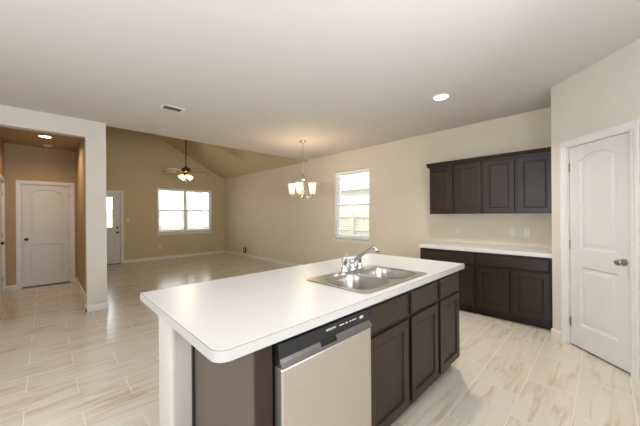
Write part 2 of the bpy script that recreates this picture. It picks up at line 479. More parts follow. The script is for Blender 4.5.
def two_panel_door(name, W, Hh, loc, rotz, knob_right, km, label=None, back=0.02):
    r = sroot(name, loc, rotz)
    if label: r['label'] = label
    sx, gap = 0.11, 0.017
    w_ = W - 2 * gap
    p1 = lambda i: arch(sx, w_ - sx, 0.98, Hh - .125, 0.07, i)
    p2 = lambda i: arch(sx, w_ - sx, 0.225, 0.80, 0.0, i)
    mb = panel_door_mesh(w_, Hh - 0.036, 0.035, [p1, p2], DOORDEP)
    slab = mb.build('door_slab', M['doorw'], r, loc=(gap, back, 0.019))
    kx = W - 0.075 if knob_right else 0.075
    knob(r, kx, 0.93, km, back, 'door_knob')
    hx = 0.012 if knob_right else W - 0.012
    for z in (0.24, 1.03, Hh - .22):
        h = MB(); h.lathe([(0.0065, -0.045), (0.0065, 0.045)], (hx, back - .006, z), 10, 'z'); h.box(hx - .014, hx + .014, back - .003, back - .0005, z - .045, z + .045)
        h.build('hinge', M['nickel'], r)
    return r

two_panel_door('door_1', PT1 - PT0, PH, (*dp(PT0), 0), ROT_D, True, M['nickel'], 'white arched two-panel pantry door with a nickel knob')
casing('trim_1', PT1 - PT0, PH, (*dp(PT0), 0), ROT_D)
two_panel_door('door_2', HX1 - HX0, 2.0, (HX0, HY, 0), 0, False, M['knob'], 'white arched two-panel door at the end of the hall')
casing('trim_2', HX1 - HX0, 2.0, (HX0, HY, 0), 0)
two_panel_door('door_3', 0.74, 2.0, (-0.53, 6.86, 0), PI / 2, False, M['knob'])
casing('trim_3', 0.74, 2.0, (-0.53, 6.86, 0), PI / 2)
# glazed exterior door
r = sroot('door_4', (EX0, 9.80, 0), 0); r['label'] = 'white half-glazed back door with a blind behind its glass'
W_ = EX1 - EX0 - .034
mb = MB(); lite = rect(0.17, W_ - .17, 1.02, 1.90)
mb.plate(rect(0, W_, 0, 2.015), [lite], 0, 0.044, 'y')
mb.build('door_slab', M['doorw'], r, loc=(.017, .03, .012), smooth=False)
mb = MB(); mb.plate(rect(0.14, W_ - .14, .99, 1.93), [rect(0.18, W_ - .18, 1.03, 1.89)], -0.014, 0.0, 'y')
mb.build('lite_frame', M['doorw'], r, loc=(.017, .03, .012), bevel=.004, smooth=False)
mb = MB(); mb.box(.175, W_ - .175, 0.016, 0.020, 1.025, 1.895); mb.build('glass_pane', M['glass'], r, loc=(.017, .03, .012), smooth=False)
mb = MB()
for k in range(34): mb.box(.185, W_ - .185, .026, .042, 1.04 + k * .025, 1.0415 + k * .025)
mb.build('blind_slats', M['slat'], r, loc=(.017, .03, .012), smooth=False)
for x0, x1 in ((.13, W_ / 2 - .04), (W_ / 2 + .04, W_ - .13)):
    mb = MB(); moulded(mb, lambda i, x0=x0, x1=x1: arch(x0, x1, .22, .86, 0, i), [(0, -0.001), (.01, -.006), (.022, -.001), (.05, -.004)])
    mb.build('door_panel', M['doorw'], r, loc=(.017, .03, .012), smooth=False)
knob(r, EX1 - EX0 - .085, 0.90, M['bronze'], .03, 'door_knob')
mb = MB(); mb.lathe([(.03, 0), (.03, -.012), (.022, -.018)], (EX1 - EX0 - .085, .03, 1.035), 16, 'y'); mb.build('deadbolt', M['bronze'], r)
mb = MB(); mb.box(.004, EX1 - EX0 - .004, -.01, .15, 0, .0135); mb.build('leak_threshold', M['knob'], r, smooth=False)  # added to close the light leak below the door slab
casing('trim_4', EX1 - EX0, 2.04, (EX0, 9.80, 0), 0)

# ------------------------------------------------------------------ windows
def window(name, W, Hh, loc, rotz, units, label):
    """white vinyl single-hung window set back in a drywall opening; local x along, y into the wall"""
    r = sroot(name, loc, rotz); r['label'] = label
    fd = 0.065
    f = MB(); f.plate(rect(0, W, 0, Hh), [rect(0.035 + k * W / units - (0.012 if k else 0), (k + 1) * W / units - (0.035 if k == units - 1 else 0.023), 0.035, Hh - .035) for k in range(units)], fd, fd + .06, 'y')
    f.build('window_frame', M['vinyl'], r, bevel=.003, smooth=False)
    for k in range(units):
        a, b = 0.035 + k * W / units - (0.012 if k else 0), (k + 1) * W / units - (0.035 if k == units - 1 else 0.023)
        for (z0, z1, yy) in ((0.035, Hh / 2 + .02, fd + .008), (Hh / 2 - .02, Hh - .035, fd + .032)):
            s = MB(); s.plate(rect(a, b, z0, z1), [rect(a + .035, b - .035, z0 + .04, z1 - .04)], yy, yy + .022, 'y')
            so = s.build('window_sash', M['vinyl'], r, smooth=False)
            g = MB(); g.box(a + .03, b - .03, yy + .009, yy + .013, z0 + .035, z1 - .035)
            g.build('window_pane', M['glass'], so, smooth=False)
    s = MB(); s.box(-0.03, W + .03, -0.028, 0.064, -0.022, 0.0)
    s.build('window_sill', M['white'], r, bevel=.005, smooth=False)
    s = MB(); s.box(-0.02, W + .02, -0.013, 0.0, -0.075, -0.022)
    s.build('window_apron', M['white'], r, bevel=.003, smooth=False)
    # white returns lining the opening
    s = MB(); s.box(0, 0.006, 0, fd, 0, Hh); s.box(W - .006, W, 0, fd, 0, Hh); s.box(0, W, 0, fd, Hh - .006, Hh)
    s.build('window_jamb', M['white'], r, smooth=False)
    return r
window('window_1', WY1 - WY0, WZ1 - WZ0, (4.70, WY1, WZ0), ROT_R, 1, 'white single window in the dining corner')
window('window_2', LX1 - LX0, LZ1 - LZ0, (LX0, 9.80, LZ0), 0, 2, 'white twin window on the living room far wall')

def blind(label, W, Hh, loc, rotz, wand_left, pitch=0.048, drop=0.0):
    """horizontal blind, slats open; local z from the sill up"""
    r = thing('window_blind', label, 'blind', loc, rotz)
    mb = MB(); mb.box(0.008, W - .008, 0.004, 0.054, Hh - .055, Hh - .008); mb.build('head_rail', M['slat'], r, bevel=.003, smooth=False)
    mb = MB(); z = drop + 0.055
    while z < Hh - .07:
        mb.box(.014, W - .014, .005, .053, z, z + .0028); z += pitch
    mb.build('slats', M['slat'], r, smooth=False)
    mb = MB(); mb.box(.012, W - .012, .006, .052, drop + .008, drop + .028); mb.build('bottom_rail', M['slat'], r, bevel=.003, smooth=False)
    for x in (.12, W - .12):
        mb = MB(); mb.tube([(x, .029, drop + .02), (x, .029, Hh - .05)], .0014, 6); mb.build('ladder_cord', M['slat'], r)
    x = .05 if wand_left else W - .05
    mb = MB(); mb.tube([(x, -.004, Hh - .04), (x, -.007, Hh * .45)], .004, 8); mb.build('tilt_wand', M['slat'], r)
    return r
blind('white slatted blind in the single dining corner window', WY1 - WY0 - .02, WZ1 - WZ0 - .01, (4.70, WY1 - .01, WZ0 + .002), ROT_R, True)
hw = (LX1 - LX0) / 2
blind('open white blind in the left half of the twin living window', hw - .02, LZ1 - LZ0 - .01, (LX0 + .01, 9.80, LZ0 + .002), 0, True, drop=.09)
blind('open white blind in the right half of the twin living window', hw - .02, LZ1 - LZ0 - .01, (LX0 + hw + .01, 9.80, LZ0 + .002), 0, False, drop=.09)

# windows added in the unseen walls for the fill lamps
def unseen_window(name, axis, a0, a1, b, z0, z1):
    r = sroot(name)
    mb = MB(); n = 2; w1 = (a1 - a0) / n
    mb.plate(rect(a0, a1, z0, z1), [rect(a0 + .05 + k * w1, a0 + (k + 1) * w1 - .05, z0 + .05, z1 - .05) for k in range(n)], b, b + .05, axis)
    mb.build('window_frame', M['vinyl'], r, smooth=False)
    for k in range(n):
        g = MB(); g.plate(rect(a0 + .05 + k * w1, a0 + (k + 1) * w1 - .05, z0 + .05, z1 - .05), [], b + .02, b + .025, axis)
        g.build('window_pane', M['glass'], r, smooth=False)
unseen_window('added_window_left', 'x', -0.15, 2.15, -2.70, 0.75, 2.25)
unseen_window('added_window_back', 'y', -0.5, 1.7, -1.15, 1.15, 2.15)

# ------------------------------------------------------------------ outside
tag(MB().box(-14, 22, -12, 30, -0.5, -0.2).build('lawn', M['grass'], smooth=False), 'green lawn outside beyond the windows', 'lawn')
bpy.data.objects['lawn']['kind'] = 'stuff'
tag(MB().box(0.6, 5.6, 9.97, 12.3, -0.19, -0.04).build('patio_slab', M['concrete'], smooth=False), 'pale concrete patio outside the back door', 'patio')
def fence(name, label, p0, p1, h, n):
    a = Vector(p0); b = Vector(p1); d = b - a; Lg = d.length
    r = thing(name, label, 'fence', (a.x, a.y, -0.2), math.atan2(d.y, d.x))
    mb = MB(); wd = Lg / n
    for k in range(n):
        x = k * wd
        mb.prism([(x + .004, 0), (x + wd - .004, 0), (x + wd - .004, h - .03), (x + wd - .03, h), (x + .03, h), (x + .004, h - .03)], 0, .02, 'y')
    mb.build('fence_boards', M['fence'], r, smooth=False)
    for z in (.35, h * .55, h - .3):
        mb = MB(); mb.box(0, Lg, -.04, 0, z, z + .09); mb.build('fence_rail', M['fence'], r, smooth=False)
    for k in range(int(Lg / 2.4) + 1):
        mb = MB(); mb.box(k * 2.4 - .045 + .05, k * 2.4 + .045 + .05, -.13, -.04, 0, h - .05); mb.build('fence_post', M['fence'], r, smooth=False)
fence('garden_fence', 'pale board fence seen through the twin living window', (-2, 15.5), (12, 15.5), 1.9, 90)
fence('garden_fence', 'pale board fence seen through the dining window', (8.2, 9.0), (8.2, 1.0), 1.75, 52)
r = thing('porch_post', 'square white porch post outside the right half of the twin window', 'post', (4.62, 12.0, -0.04))
mb = MB(); mb.box(-.13, .13, -.13, .13, 0, 2.75); mb.build('post_shaft', M['post'], r, bevel=.01, smooth=False)
mb = MB(); mb.box(-.17, .17, -.17, .17, 0, .16); mb.build('post_base', M['post'], r, bevel=.01, smooth=False)
r = thing('porch_roof', 'white porch roof edge above the twin window outside', 'roof', (3.0, 11.0, 2.7))
mb = MB(); mb.box(-2.4, 1.9, -1.04, 1.25, 0.02, .12); mb.build('soffit', M['post'], r, smooth=False)
mb = MB(); mb.box(-2.4, 1.9, 1.25, 1.29, -.04, .22); mb.build('fascia', M['post'], r, smooth=False)
r = thing('neighbour_house', 'pale neighbouring house with a grey shingle roof outside the dining window', 'house', (10.5, 6.0, -0.2))
mb = MB()
for k in range(16): mb.prism([(0, k * .18), (-.018, k * .18), (-.004, k * .18 + .18), (0, k * .18 + .18)], -6, 6.0, 'y') if False else mb.box(-.02 + .004 * (k % 2), 0.1, -6, 6, k * .18, k * .18 + .176)
mb.build('siding_wall', M['siding'], r, smooth=False)
mb = MB(); mb.prism([(-.55, 2.75), (-.55, 2.87), (4.5, 5.0), (4.5, 4.85)], -6.4, 6.4, 'y'); mb.build('shingle_roof', M['roof'], r, smooth=False)
mb = MB(); mb.box(-.57, -.52, -6.4, 6.4, 2.68, 2.86); mb.build('fascia', M['post'], r, smooth=False)
mb = MB(); mb.box(-.04, .0, -.6, .6, .9, 2.2); f = mb.build('house_window', M['vinyl'], r, smooth=False)
mb = MB(); mb.box(-.05, -.04, -.52, .52, .98, 2.12); mb.build('window_pane', M['glass'], f, smooth=False)

# ------------------------------------------------------------------ kitchen cabinets
CABDEP = [(0, 0), (0.003, 0.011), (0.012, 0.012), (0.020, 0.009)]
def cab_door(parent, x0, x1, z0, z1, y, name='door', fw=0.055):
    W = x1 - x0; Hh = z1 - z0
    mb = panel_door_mesh(W, Hh, 0.02, [lambda i: arch(fw, W - fw, fw, Hh - fw, 0, i, 2)], CABDEP)
    return mb.build(name, M['esp'], parent, loc=(x0, y, z0), smooth=False, bevel=0.0025)
def cab_drawer(parent, x0, x1, z0, z1, y, name='drawer_front'):
    W = x1 - x0; Hh = z1 - z0; e = .012
    mb = MB()
    rs = [[(a + (i if a == 0 else -i), yy, b + (i if b == 0 else -i)) for a, b in ((0, 0), (W, 0), (W, Hh), (0, Hh))] for i, yy in ((0, .02), (0, .006), (e, 0))]
    mb.rings(rs, True, True)
    return mb.build(name, M['esp'], parent, loc=(x0, y, z0), smooth=False)
def carcass(parent, W, D, z0, z1, rails, stiles, kick=0.10, board=0.018, top=False, side_mat=None):
    """open box body with a face frame in front (front of frame at y=0); rails = z spans, stiles = x spans"""
    mb = MB()
    mb.box(0, board, 0.02, D, z0 + kick, z1); mb.box(W - board, W, 0.02, D, z0 + kick, z1)
    if kick: mb.box(0, board, .075, D, z0, z0 + kick); mb.box(W - board, W, .075, D, z0, z0 + kick)
    mb.box(board, W - board, .02, D, z0 + kick, z0 + kick + board); mb.box(board, W - board, D - .008, D, z0 + kick + board, z1)
    if top: mb.box(board, W - board, .02, D - .008, z1 - board, z1)
    mb.build('cabinet_box', M['esp'], parent, smooth=False)
    mb = MB()
    hs = []
    xs = stiles; zs = rails
    for i in range(len(xs) - 1):
        for j in range(len(zs) - 1):
            hs.append(rect(xs[i][1], xs[i + 1][0], zs[j][1], zs[j + 1][0]))
    mb.plate(rect(0, W, z0 + kick, z1), hs, 0, .02, 'y')
    mb.build('face_frame', M['espdark'], parent, smooth=False)
    if kick:
        mb = MB(); mb.box(board, W - board, .065, .075, z0, z0 + kick - .002); mb.build('toe_kick', M['espdark'], parent, smooth=False)

ICT = 0.875                         # underside of the island counter
IY = 0.905                          # face frame of the island
# sink base: two bays
r = thing('sink_base_cabinet', 'dark two-door island cabinet under the sink beside the dishwasher', 'cabinet', (1.212, IY, 0))
W = 0.918
carcass(r, W, .605, 0, ICT - .001, [(.10, .135), (.67, .70), (.835, .875)], [(0, .03), (.445, .49), (W - .025, W)])
cab_drawer(r, .020, .443, .70, .842, -.02, 'false_drawer_front'); cab_drawer(r, .490, .896, .70, .842, -.02, 'false_drawer_front')
cab_door(r, .020, .443, .125, .678, -.02); cab_door(r, .490, .896, .125, .678, -.02)
# drawer base
r = thing('drawer_base_cabinet', 'dark one-drawer cabinet at the far right end of the island', 'cabinet', (2.131, IY, 0))
W = 0.454
carcass(r, W, .605, 0, ICT - .001, [(.10, .135), (.67, .70), (.835, .875)], [(0, .03), (W - .03, W)])
cab_drawer(r, .022, .415, .70, .842, -.02); cab_door(r, .022, .415, .125, .678, -.02)
# end panel with the filler stile beside the dishwasher
r = thing('island_end_panel', 'brown wood panel closing the near end of the island left of the dishwasher', 'panel', (0.55, IY, 0))
mb = MB(); mb.box(0, .018, .012, .607, 0, ICT - .001); mb.build('side_panel', mat('brown_end_panel_wood', (84, 71, 60), 0.45, var=0.08, scale=5, stretch=(9, 9, 0.7)), r, smooth=False)
mb = MB(); mb.box(-.002, .070, -.008, .011, 0, ICT - .001); mb.build('filler_stile', M['esp'], r, bevel=.002, smooth=False)
mb = MB(); mb.box(-.010, -.0005, .588, .607, 0, ICT - .001); mb.build('gap_shadow_strip', M['espdark'], r, smooth=False)  # dark strip standing in for the shadow gap beside the half wall
# corbel under the overhang
r = thing('counter_corbel', 'small white bracket under the island counter on the near end of the half wall', 'bracket', (0.4455, 1.737, 0.875))
mb = MB(); mb.prism([(0, 0), (.085, 0), (.085, -.022), (.07, -.03), (.045, -.034), (.028, -.048), (.02, -.075), (0, -.085)], 0, .045, 'x'); mb.build('bracket_body', M['white'], r)
mb = MB(); mb.box(-.003, .048, 0, .092, -.008, -.001) ; mb.build('bracket_cap', M['white'], r, smooth=False)

# island counter
CX0, CX1, CY0, CY1 = 0.384, 2.615, 0.860, 1.862
SX0, SX1, SY0, SY1 = 1.238, 1.992, 0.905, 1.412
r = thing('island_countertop', 'long white laminate worktop of the island with rounded corners', 'countertop', (0, 0, 0))
hole = rect(SX0 + .02, SX1 - .02, SY0 + .02, SY1 - .02)
def top_outline(d): return rrect4(CX0 + d, CX1 - d, CY0 + d, CY1 - d, [max(.002, q - d) for q in (.010, .030, .006, .050)])
mb = MB(); mb.plate(top_outline(.0015), [hole], .8765, .915, 'z'); mb.build('worktop', M['lam'], r, smooth=False)
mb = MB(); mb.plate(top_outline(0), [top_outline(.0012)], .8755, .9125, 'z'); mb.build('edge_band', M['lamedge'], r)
mb = MB(); mb.plate(top_outline(.0003), [top_outline(.0014)], .9126, .9146, 'z'); mb.build('edge_seam', M['seam'], r)

# ------------------------------------------------------------------ sink and faucet
r = thing('kitchen_sink', 'double-bowl stainless steel sink set in the island counter', 'sink', (0, 0, .916))
BL = (SX0 + .040, SX0 + .362, SY0 + .040, SY1 - .105)
BRr = (SX0 + .392, SX1 - .040, SY0 + .040, SY1 - .105)
mb = MB(); mb.plate(rrect(SX0, SX1, SY0, SY1, .03, 5), [rrect(*BL, .085, 6), rrect(*BRr, .085, 6)], 0.0, .0055, 'z')
mb.build('sink_rim', M['sink'], r, bevel=.002)
for b in (BL, BRr):
    mb = MB(); rs = []
    for i, z, rr in ((0, .0054, .085), (.004, -.002, .083), (.009, -.03, .08), (.014, -.12, .078), (.024, -.15, .075), (.05, -.168, .06), (.09, -.172, .045)):
        rs.append([(x, y, z) for x, y in rrect(b[0] + i, b[1] - i, b[2] + i, b[3] - i, rr, 6)])
    mb.rings(rs, False, True)
    bo = mb.build('sink_bowl', M['sink'], r)
    cx, cy = (b[0] + b[1]) / 2, (b[2] + b[3]) / 2
    mb = MB(); mb.lathe([(.056, 0), (.056, .003), (.044, .004), (.040, -.0005), (.012, -.0005), (.010, .006), (.004, .008)], (cx, cy, -.1718), 20); mb.build('strainer', M['chrome'], bo)
mb = MB(); mb.lathe([(.023, .0056), (.023, .009), (.018, .013), (.006, .015)], (1.492, 1.358, 0), 18); mb.build('hole_cover', M['chrome'], r)
FX, FY = 1.672, 1.356
r = thing('kitchen_faucet', 'chrome two-handle faucet with a long angled spout on the sink', 'faucet', (FX, FY, .9225))
mb = MB(); rs = []
for i, z in ((0, 0), (0, .008), (.006, .013), (.016, .015)):
    rs.append([(x, y, z) for x, y in rrect(-.135 + i, .135 - i, -.027 + i, .027 - i, .0265 - i, 6)])
mb.rings(rs, True, True); mb.build('base_plate', M['chrome'], r)
mb = MB(); mb.lathe([(.031, .012), (.030, .024), (.023, .040), (.021, .062), (.023, .072), (.021, .084), (.008, .090)], (0, 0, 0), 18); mb.build('spout_body', M['chrome'], r)
sp = smoothpts([(0, 0, .058), (0.002, -.025, .082), (.006, -.10, .140), (.010, -.175, .184), (.012, -.205, .188), (.013, -.222, .170)], 6)
mb = MB(); mb.tube(sp, [.0145 - .0045 * k / (len(sp) - 1) for k in range(len(sp))], 12); so = mb.build('spout', M['chrome'], r)
mb = MB(); mb.tube([(.013, -.221, .172), (.0135, -.2275, .160)], .0105, 12); mb.build('aerator', M['blackrub'], so)
for s in (-1, 1):
    mb = MB(); mb.lathe([(.028, .012), (.027, .024), (.020, .040), (.018, .062), (.023, .074), (.023, .098), (.010, .110)], (s * .088, 0, 0), 16)
    h = mb.build('handle_body', M['chrome'], r)
    mb = MB(); mb.tube([(s * .088, 0, .102), (s * .096, -.012, .118), (s * .112, -.035, .134), (s * .128, -.055, .142)], [.010, .009, .0075, .009], 10); mb.build('lever', M['chrome'], h)

# ------------------------------------------------------------------ dishwasher
DX0, DX1 = 0.628, 1.206
r = thing('dishwasher', 'stainless dishwasher with a black control panel in the near end of the island', 'dishwasher', (DX0, .872, 0))
DW = DX1 - DX0
mb = MB(); mb.box(.006, DW - .006, .035, .60, .105, ICT - .012); mb.build('tub_body', M['void'], r, smooth=False)
mb = MB(); mb.box(.004, DW - .004, -.020, .034, .115, .768); mb.build('door', M['steel'], r, bevel=.006, smooth=False)
mb = MB(); mb.prism([(.034, .776), (.006, .776), (-.010, .788), (-.006, .803), (.002, .855), (.034, .855)], .003, DW - .003, 'x'); mb.build('control_panel', M['black'], r, bevel=.0015, smooth=False)
pk0, pk1 = .215, .318
lip = [(-.0145, .790), (-.0085, .804), (-.0020, .804), (-.0020, .778), (-.019, .770), (-.027, .775)]
mb = MB(); mb.prism(lip, .002, pk0, 'x'); mb.prism(lip, pk1, DW - .002, 'x')
mb.prism([(-.019, .770), (-.027, .775), (-.020, .784), (-.010, .780)], pk0, pk1, 'x')
hd = mb.build('handle_lip', M['grip'], r, bevel=.001, smooth=False)
mb = MB(); mb.box(pk0, pk1, -.0095, -.0005, .779, .8035); mb.build('pocket_shade_block', M['void'], hd, smooth=False)  # dark block in place of the shade inside the grip
mb = MB(); mb.box(0.006, DW - .006, .055, .065, 0.005, .108); mb.build('kick_plate', M['black'], r, smooth=False)
def text_mesh(parent, s, size, x, z, y, tilt, m, name='lettering'):
    cu = bpy.data.curves.new(name, 'FONT'); cu.body = s; cu.size = size; cu.extrude = .0004; cu.align_x = 'CENTER'
    tmp = bpy.data.objects.new('tmp', cu); COL.objects.link(tmp)
    me = bpy.data.meshes.new_from_object(tmp.evaluated_get(bpy.context.evaluated_depsgraph_get()))
    bpy.data.objects.remove(tmp)
    me.name = name; me.materials.clear(); me.materials.append(m)
    o = bpy.data.objects.new(name, me); COL.objects.link(o); o.parent = parent
    o.location = (x, y, z); o.rotation_euler = (PI / 2 + tilt, 0, 0)
    return o
TL = -0.087
text_mesh(r, 'FRIGIDAIRE', .0125, .292, .832, -.0015, TL, M['print'], 'brand_lettering')
# wash-cycle marks: small pale buttons and icons
def py(z): return .002 - (.855 - z) * .088 - .0012
marks = MB()
for x, w_ in ((.352, .015), (.371, .010), (.392, .016), (.424, .013), (.444, .011), (.458, .015)):
    for dz in (.004, -.008):
        z = .83 + dz; marks.box(x, x + w_ * (1 if dz > 0 else .7), py(z) - .0006, py(z) + .001, z - .002, z + .002)
marks.build('button_print', M['print'], r, smooth=False)
mb = MB()
for x in (.36, .40, .45):
    z = .815; mb = MB(); mb.lathe([(.0045, -.0006), (.0045, .001)], (x, py(z), z), 12, 'y'); mb.build('cycle_light', M['print'], r, smooth=False)
mb = MB(); z = .826; mb.plate(rect(.503, .529, z - .011, z + .011), [rect(.507, .525, z - .007, z + .007)], py(z) - .001, py(z) + .001, 'y'); mb.box(.513, .519, py(z) - .001, py(z) + .001, z - .003, z + .003)
mb.build('start_button', M['print'], r, smooth=False)

# ------------------------------------------------------------------ cabinets on the right wall
BH = .838
def wall_base(label, ytop, W):
    r = thing('base_cabinet', label, 'cabinet', (4.10, ytop, 0), ROT_R, 'base cabinets on the right wall')
    carcass(r, W, .595, 0, BH, [(.10, .14), (.64, .67), (.805, BH)], [(0, .03), (W / 2 - .018, W / 2 + .018), (W - .03, W)])
    cab_drawer(r, .022, W - .022, .675, .815, -.02)
    cab_door(r, .022, W / 2 - .02, .125, .650, -.02); cab_door(r, W / 2 + .02, W - .022, .125, .650, -.02)
wall_base('dark low cabinet half hidden behind the island, left of its twin', 1.985, .775)
wall_base('dark low cabinet with one wide drawer beside the pantry corner', 1.205, .785)
r = thing('wall_countertop', 'white laminate counter on the dark low cabinets of the right wall', 'countertop', (4.10, 2.0, 0), ROT_R)
mb = MB(); mb.prism([(-.035, .846), (-.035, .893), (.598, .893), (.598, BH + .001), (-.002, BH + .001), (-.002, .846)], .012, 1.585, 'x'); mb.build('worktop', M['lam'], r, bevel=.003, smooth=False)

def upper(label, ytop, W):
    r = thing('wall_cabinet', label, 'cabinet', (4.40, ytop, 1.352), ROT_R, 'wall cabinets above the counter')
    carcass(r, W, .297, 0, .735, [(0, .03), (.70, .735)], [(0, .03), (W / 2 - .018, W / 2 + .018), (W - .03, W)], kick=0, top=True)
    cab_door(r, .022, W / 2 - .022, .012, .722, -.02); cab_door(r, W / 2 + .022, W - .022, .012, .722, -.02)
upper('dark two-door wall cabinet at the left end nearer the window', 1.965, .765)
upper('dark two-door wall cabinet at the right end by the pantry corner', 1.198, .78)
r = thing('crown_moulding', 'dark crown moulding along the top of the wall cabinets', 'moulding', (4.40, 1.965, 2.088), ROT_R)
CP = [(.03, 0), (-.022, 0), (-.024, .012), (-.034, .022), (-.050, .040), (-.056, .052), (-.056, .062), (.03, .062)]
mb = MB(); mb.prism(CP, -.03, 1.548, 'x'); mb.build('front_moulding', M['esp'], r, smooth=False)
mb = MB(); mb.box(-.03, -.0, .031, .29, 0.0, .062); mb.build('side_moulding', M['esp'], r, smooth=False)

# ------------------------------------------------------------------ outlets and switches
def outlet(label, loc, rotz, kind='outlet'):
    r = thing('light_switch' if kind == 'switch' else 'wall_outlet', label, 'switch' if kind == 'switch' else 'outlet', loc, rotz)
    mb = MB(); mb.box(-.036, .036, -.007, -.0005, -.058, .058); mb.build('cover_plate', M['plate'], r, bevel=.003, smooth=False)
    if kind == 'switch':
        mb = MB(); mb.box(-.016, .016, -.011, -.0072, -.033, .033); mb.build('rocker', M['plate'], r, bevel=.002, smooth=False)
    else:
        for z in (-.022, .022):
            mb = MB(); mb.lathe([(.017, -.0072), (.0165, -.0105)], (0, 0, z), 16, 'y'); s_ = mb.build('socket', M['plate'], r)
            for x in (-.006, .006):
                mb = MB(); mb.box(x - .0012, x + .0012, -.0112, -.0104, z - .004, z + .006); mb.build('slot', M['void'], s_, smooth=False)
    return r
outlet('white outlet above the right end of the wall counter', (4.70, .745, 1.085), ROT_R)
outlet('white switch left of the outlet above the wall counter', (4.70, .915, 1.09), ROT_R, 'switch')
outlet('white outlet above the left end of the wall counter', (4.70, 1.63, 1.095), ROT_R)
outlet('white outlet low on the right wall below the chandelier', (4.70, 5.65, .345), ROT_R)
outlet('white cable outlet low on the right wall beside the black cable', (4.70, 7.42, .29), ROT_R)
outlet('white outlet below the twin living room window', (2.574, 9.8, .38), 0)
outlet('white light switch beside the glazed back door', (1.735, 9.8, 1.25), 0, 'switch')
# coil of black cable at the living room wall
r = thing('coiled_cable', 'small black coil of cable hanging low on the living room right wall', 'cable', (4.690, 8.3, .22))
cp = []
for k in range(61):
    a = 2 * PI * 3 * k / 60
    cp.append((-.022 - .012 * math.sin(a * .5), .075 * math.cos(a) - .01, .085 * math.sin(a)))
mb = MB(); mb.tube(cp, .012, 7); mb.build('coil', M['blackrub'], r)
mb = MB(); mb.tube(smoothpts([(-.02, -.06, .02), (-.014, -.2, .05), (-.012, -.40, .06), (-.010, -.55, .05)], 5), .005, 7); mb.build('cable_tail', M['plate'], r)

# ------------------------------------------------------------------ ceiling lamps, vent, detector
def recessed(label, loc, power, color, spread=1.9):
    r = thing('recessed_light', label, 'light', loc)
    mb = MB(); rs = [[(rad * math.cos(2 * PI * k / 32), rad * math.sin(2 * PI * k / 32), z) for k in range(32)] for rad, z in ((.098, -.0005), (.096, -.006), (.078, -.008), (.074, -.002))]
    mb.rings(rs); mb.build('trim_ring', M['ventw'], r)
    mb = MB(); mb.lathe([(.0745, -.0015), (.0745, -.004)], (0, 0, 0), 32); mb.build('lens', M['can'], r)
    l = bpy.data.lights.new('ceiling_disk_lamp', 'AREA'); l.shape = 'DISK'; l.size = .146; l.energy = power; l.color = color; l.spread = spread
    o = bpy.data.objects.new('ceiling_disk_lamp', l); COL.objects.link(o); o.parent = r; o.location = (0, 0, -.0055)
    return r
WARM = (1.0, 0.93, 0.84)
recessed('small round recessed downlight in the kitchen ceiling near the wall cabinets', (3.337, 1.346, CEIL), 17, WARM, 2.2)
recessed('small round recessed downlight in the hall ceiling', (0.01, 6.69, CEIL), 9, (1.0, 0.77, 0.5), 2.6)
# unseen lamps added as fill above and behind the camera, without fixtures
for p in ((1.5, -0.45), (-1.5, 0.4), (-1.5, 2.6)):
    l = bpy.data.lights.new('ceiling_disk_lamp', 'AREA'); l.shape = 'DISK'; l.size = .14; l.energy = 10; l.color = WARM; l.spread = 2.4
    o = bpy.data.objects.new('ceiling_disk_lamp', l); COL.objects.link(o); o.location = (*p, CEIL - .012)

r = thing('ceiling_vent', 'white rectangular air vent in the kitchen ceiling', 'vent', (1.172, 3.87, CEIL))
mb = MB(); mb.plate(rect(-.135, .135, -.085, .085), [rect(-.105, .105, -.055, .055)], -.008, -.0005, 'z'); mb.build('vent_frame', M['ventw'], r, bevel=.002, smooth=False)
mb = MB(); mb.box(-.105, .105, -.055, .055, -.0012, -.0004); mb.build('vent_dark_sheet', M['void'], r, smooth=False)  # dark sheet on the closed ceiling, in place of the shaded duct
for k in range(5):
    y = -.044 + k * .022
    mb = MB(); mb.add([(-.104, y - .002, -.0115), (.104, y - .002, -.0115), (.104, y + .0135, -.002), (-.104, y + .0135, -.002),
                       (-.104, y - .001, -.0105), (.104, y - .001, -.0105), (.104, y + .0140, -.001), (-.104, y + .0140, -.001)],
                      [(0, 1, 2, 3), (4, 7, 6, 5), (0, 4, 5, 1), (1, 5, 6, 2), (2, 6, 7, 3), (3, 7, 4, 0)])
    mb.build('louver', M['ventw'], r, smooth=False)
r = thing('smoke_detector', 'round white smoke detector on the hall ceiling beyond the downlight', 'smoke detector', (.045, 7.45, CEIL))
mb = MB(); mb.lathe([(.065, -.0005), (.065, -.02), (.055, -.034), (.02, -.038)], (0, 0, 0), 24); mb.build('housing', M['plate'], r)
mb = MB(); mb.lathe([(.018, -.038), (.016, -.041)], (0, 0, 0), 16); mb.build('test_button', M['ventw'], r)

# ------------------------------------------------------------------ chandelier
CH = (3.43, 3.93)
r = thing('chandelier', 'five-shade nickel chandelier with lit glass shades in the dining corner', 'chandelier', (*CH, CEIL))
mb = MB(); mb.lathe([(.062, -.0005), (.062, -.010), (.05, -.024), (.016, -.034), (.008, -.045)], (0, 0, 0), 24); mb.build('canopy', M['nickel'], r)
mb = MB()
z = -.045
k = 0
while z > -.60:
    pts = []
    for q in range(13):
        a = 2 * PI * q / 12
        u = .009 * math.cos(a); v = .019 * math.sin(a)
        pts.append((u, 0, z - .018 + v) if k % 2 == 0 else (0, u, z - .018 + v))
    mb.tube(pts, .0024, 6); z -= .030; k += 1
mb.build('chain', M['nickel'], r)
mb = MB(); mb.lathe([(.006, -.60), (.010, -.63), (.028, -.645), (.030, -.66), (.030, -.72), (.012, -.735), (.012, -.90), (.026, -.93), (.034, -.97), (.026, -1.01), (.010, -1.03), (.012, -1.045), (.004, -1.06)], (0, 0, 0), 20); mb.build('center_column', M['nickel'], r)
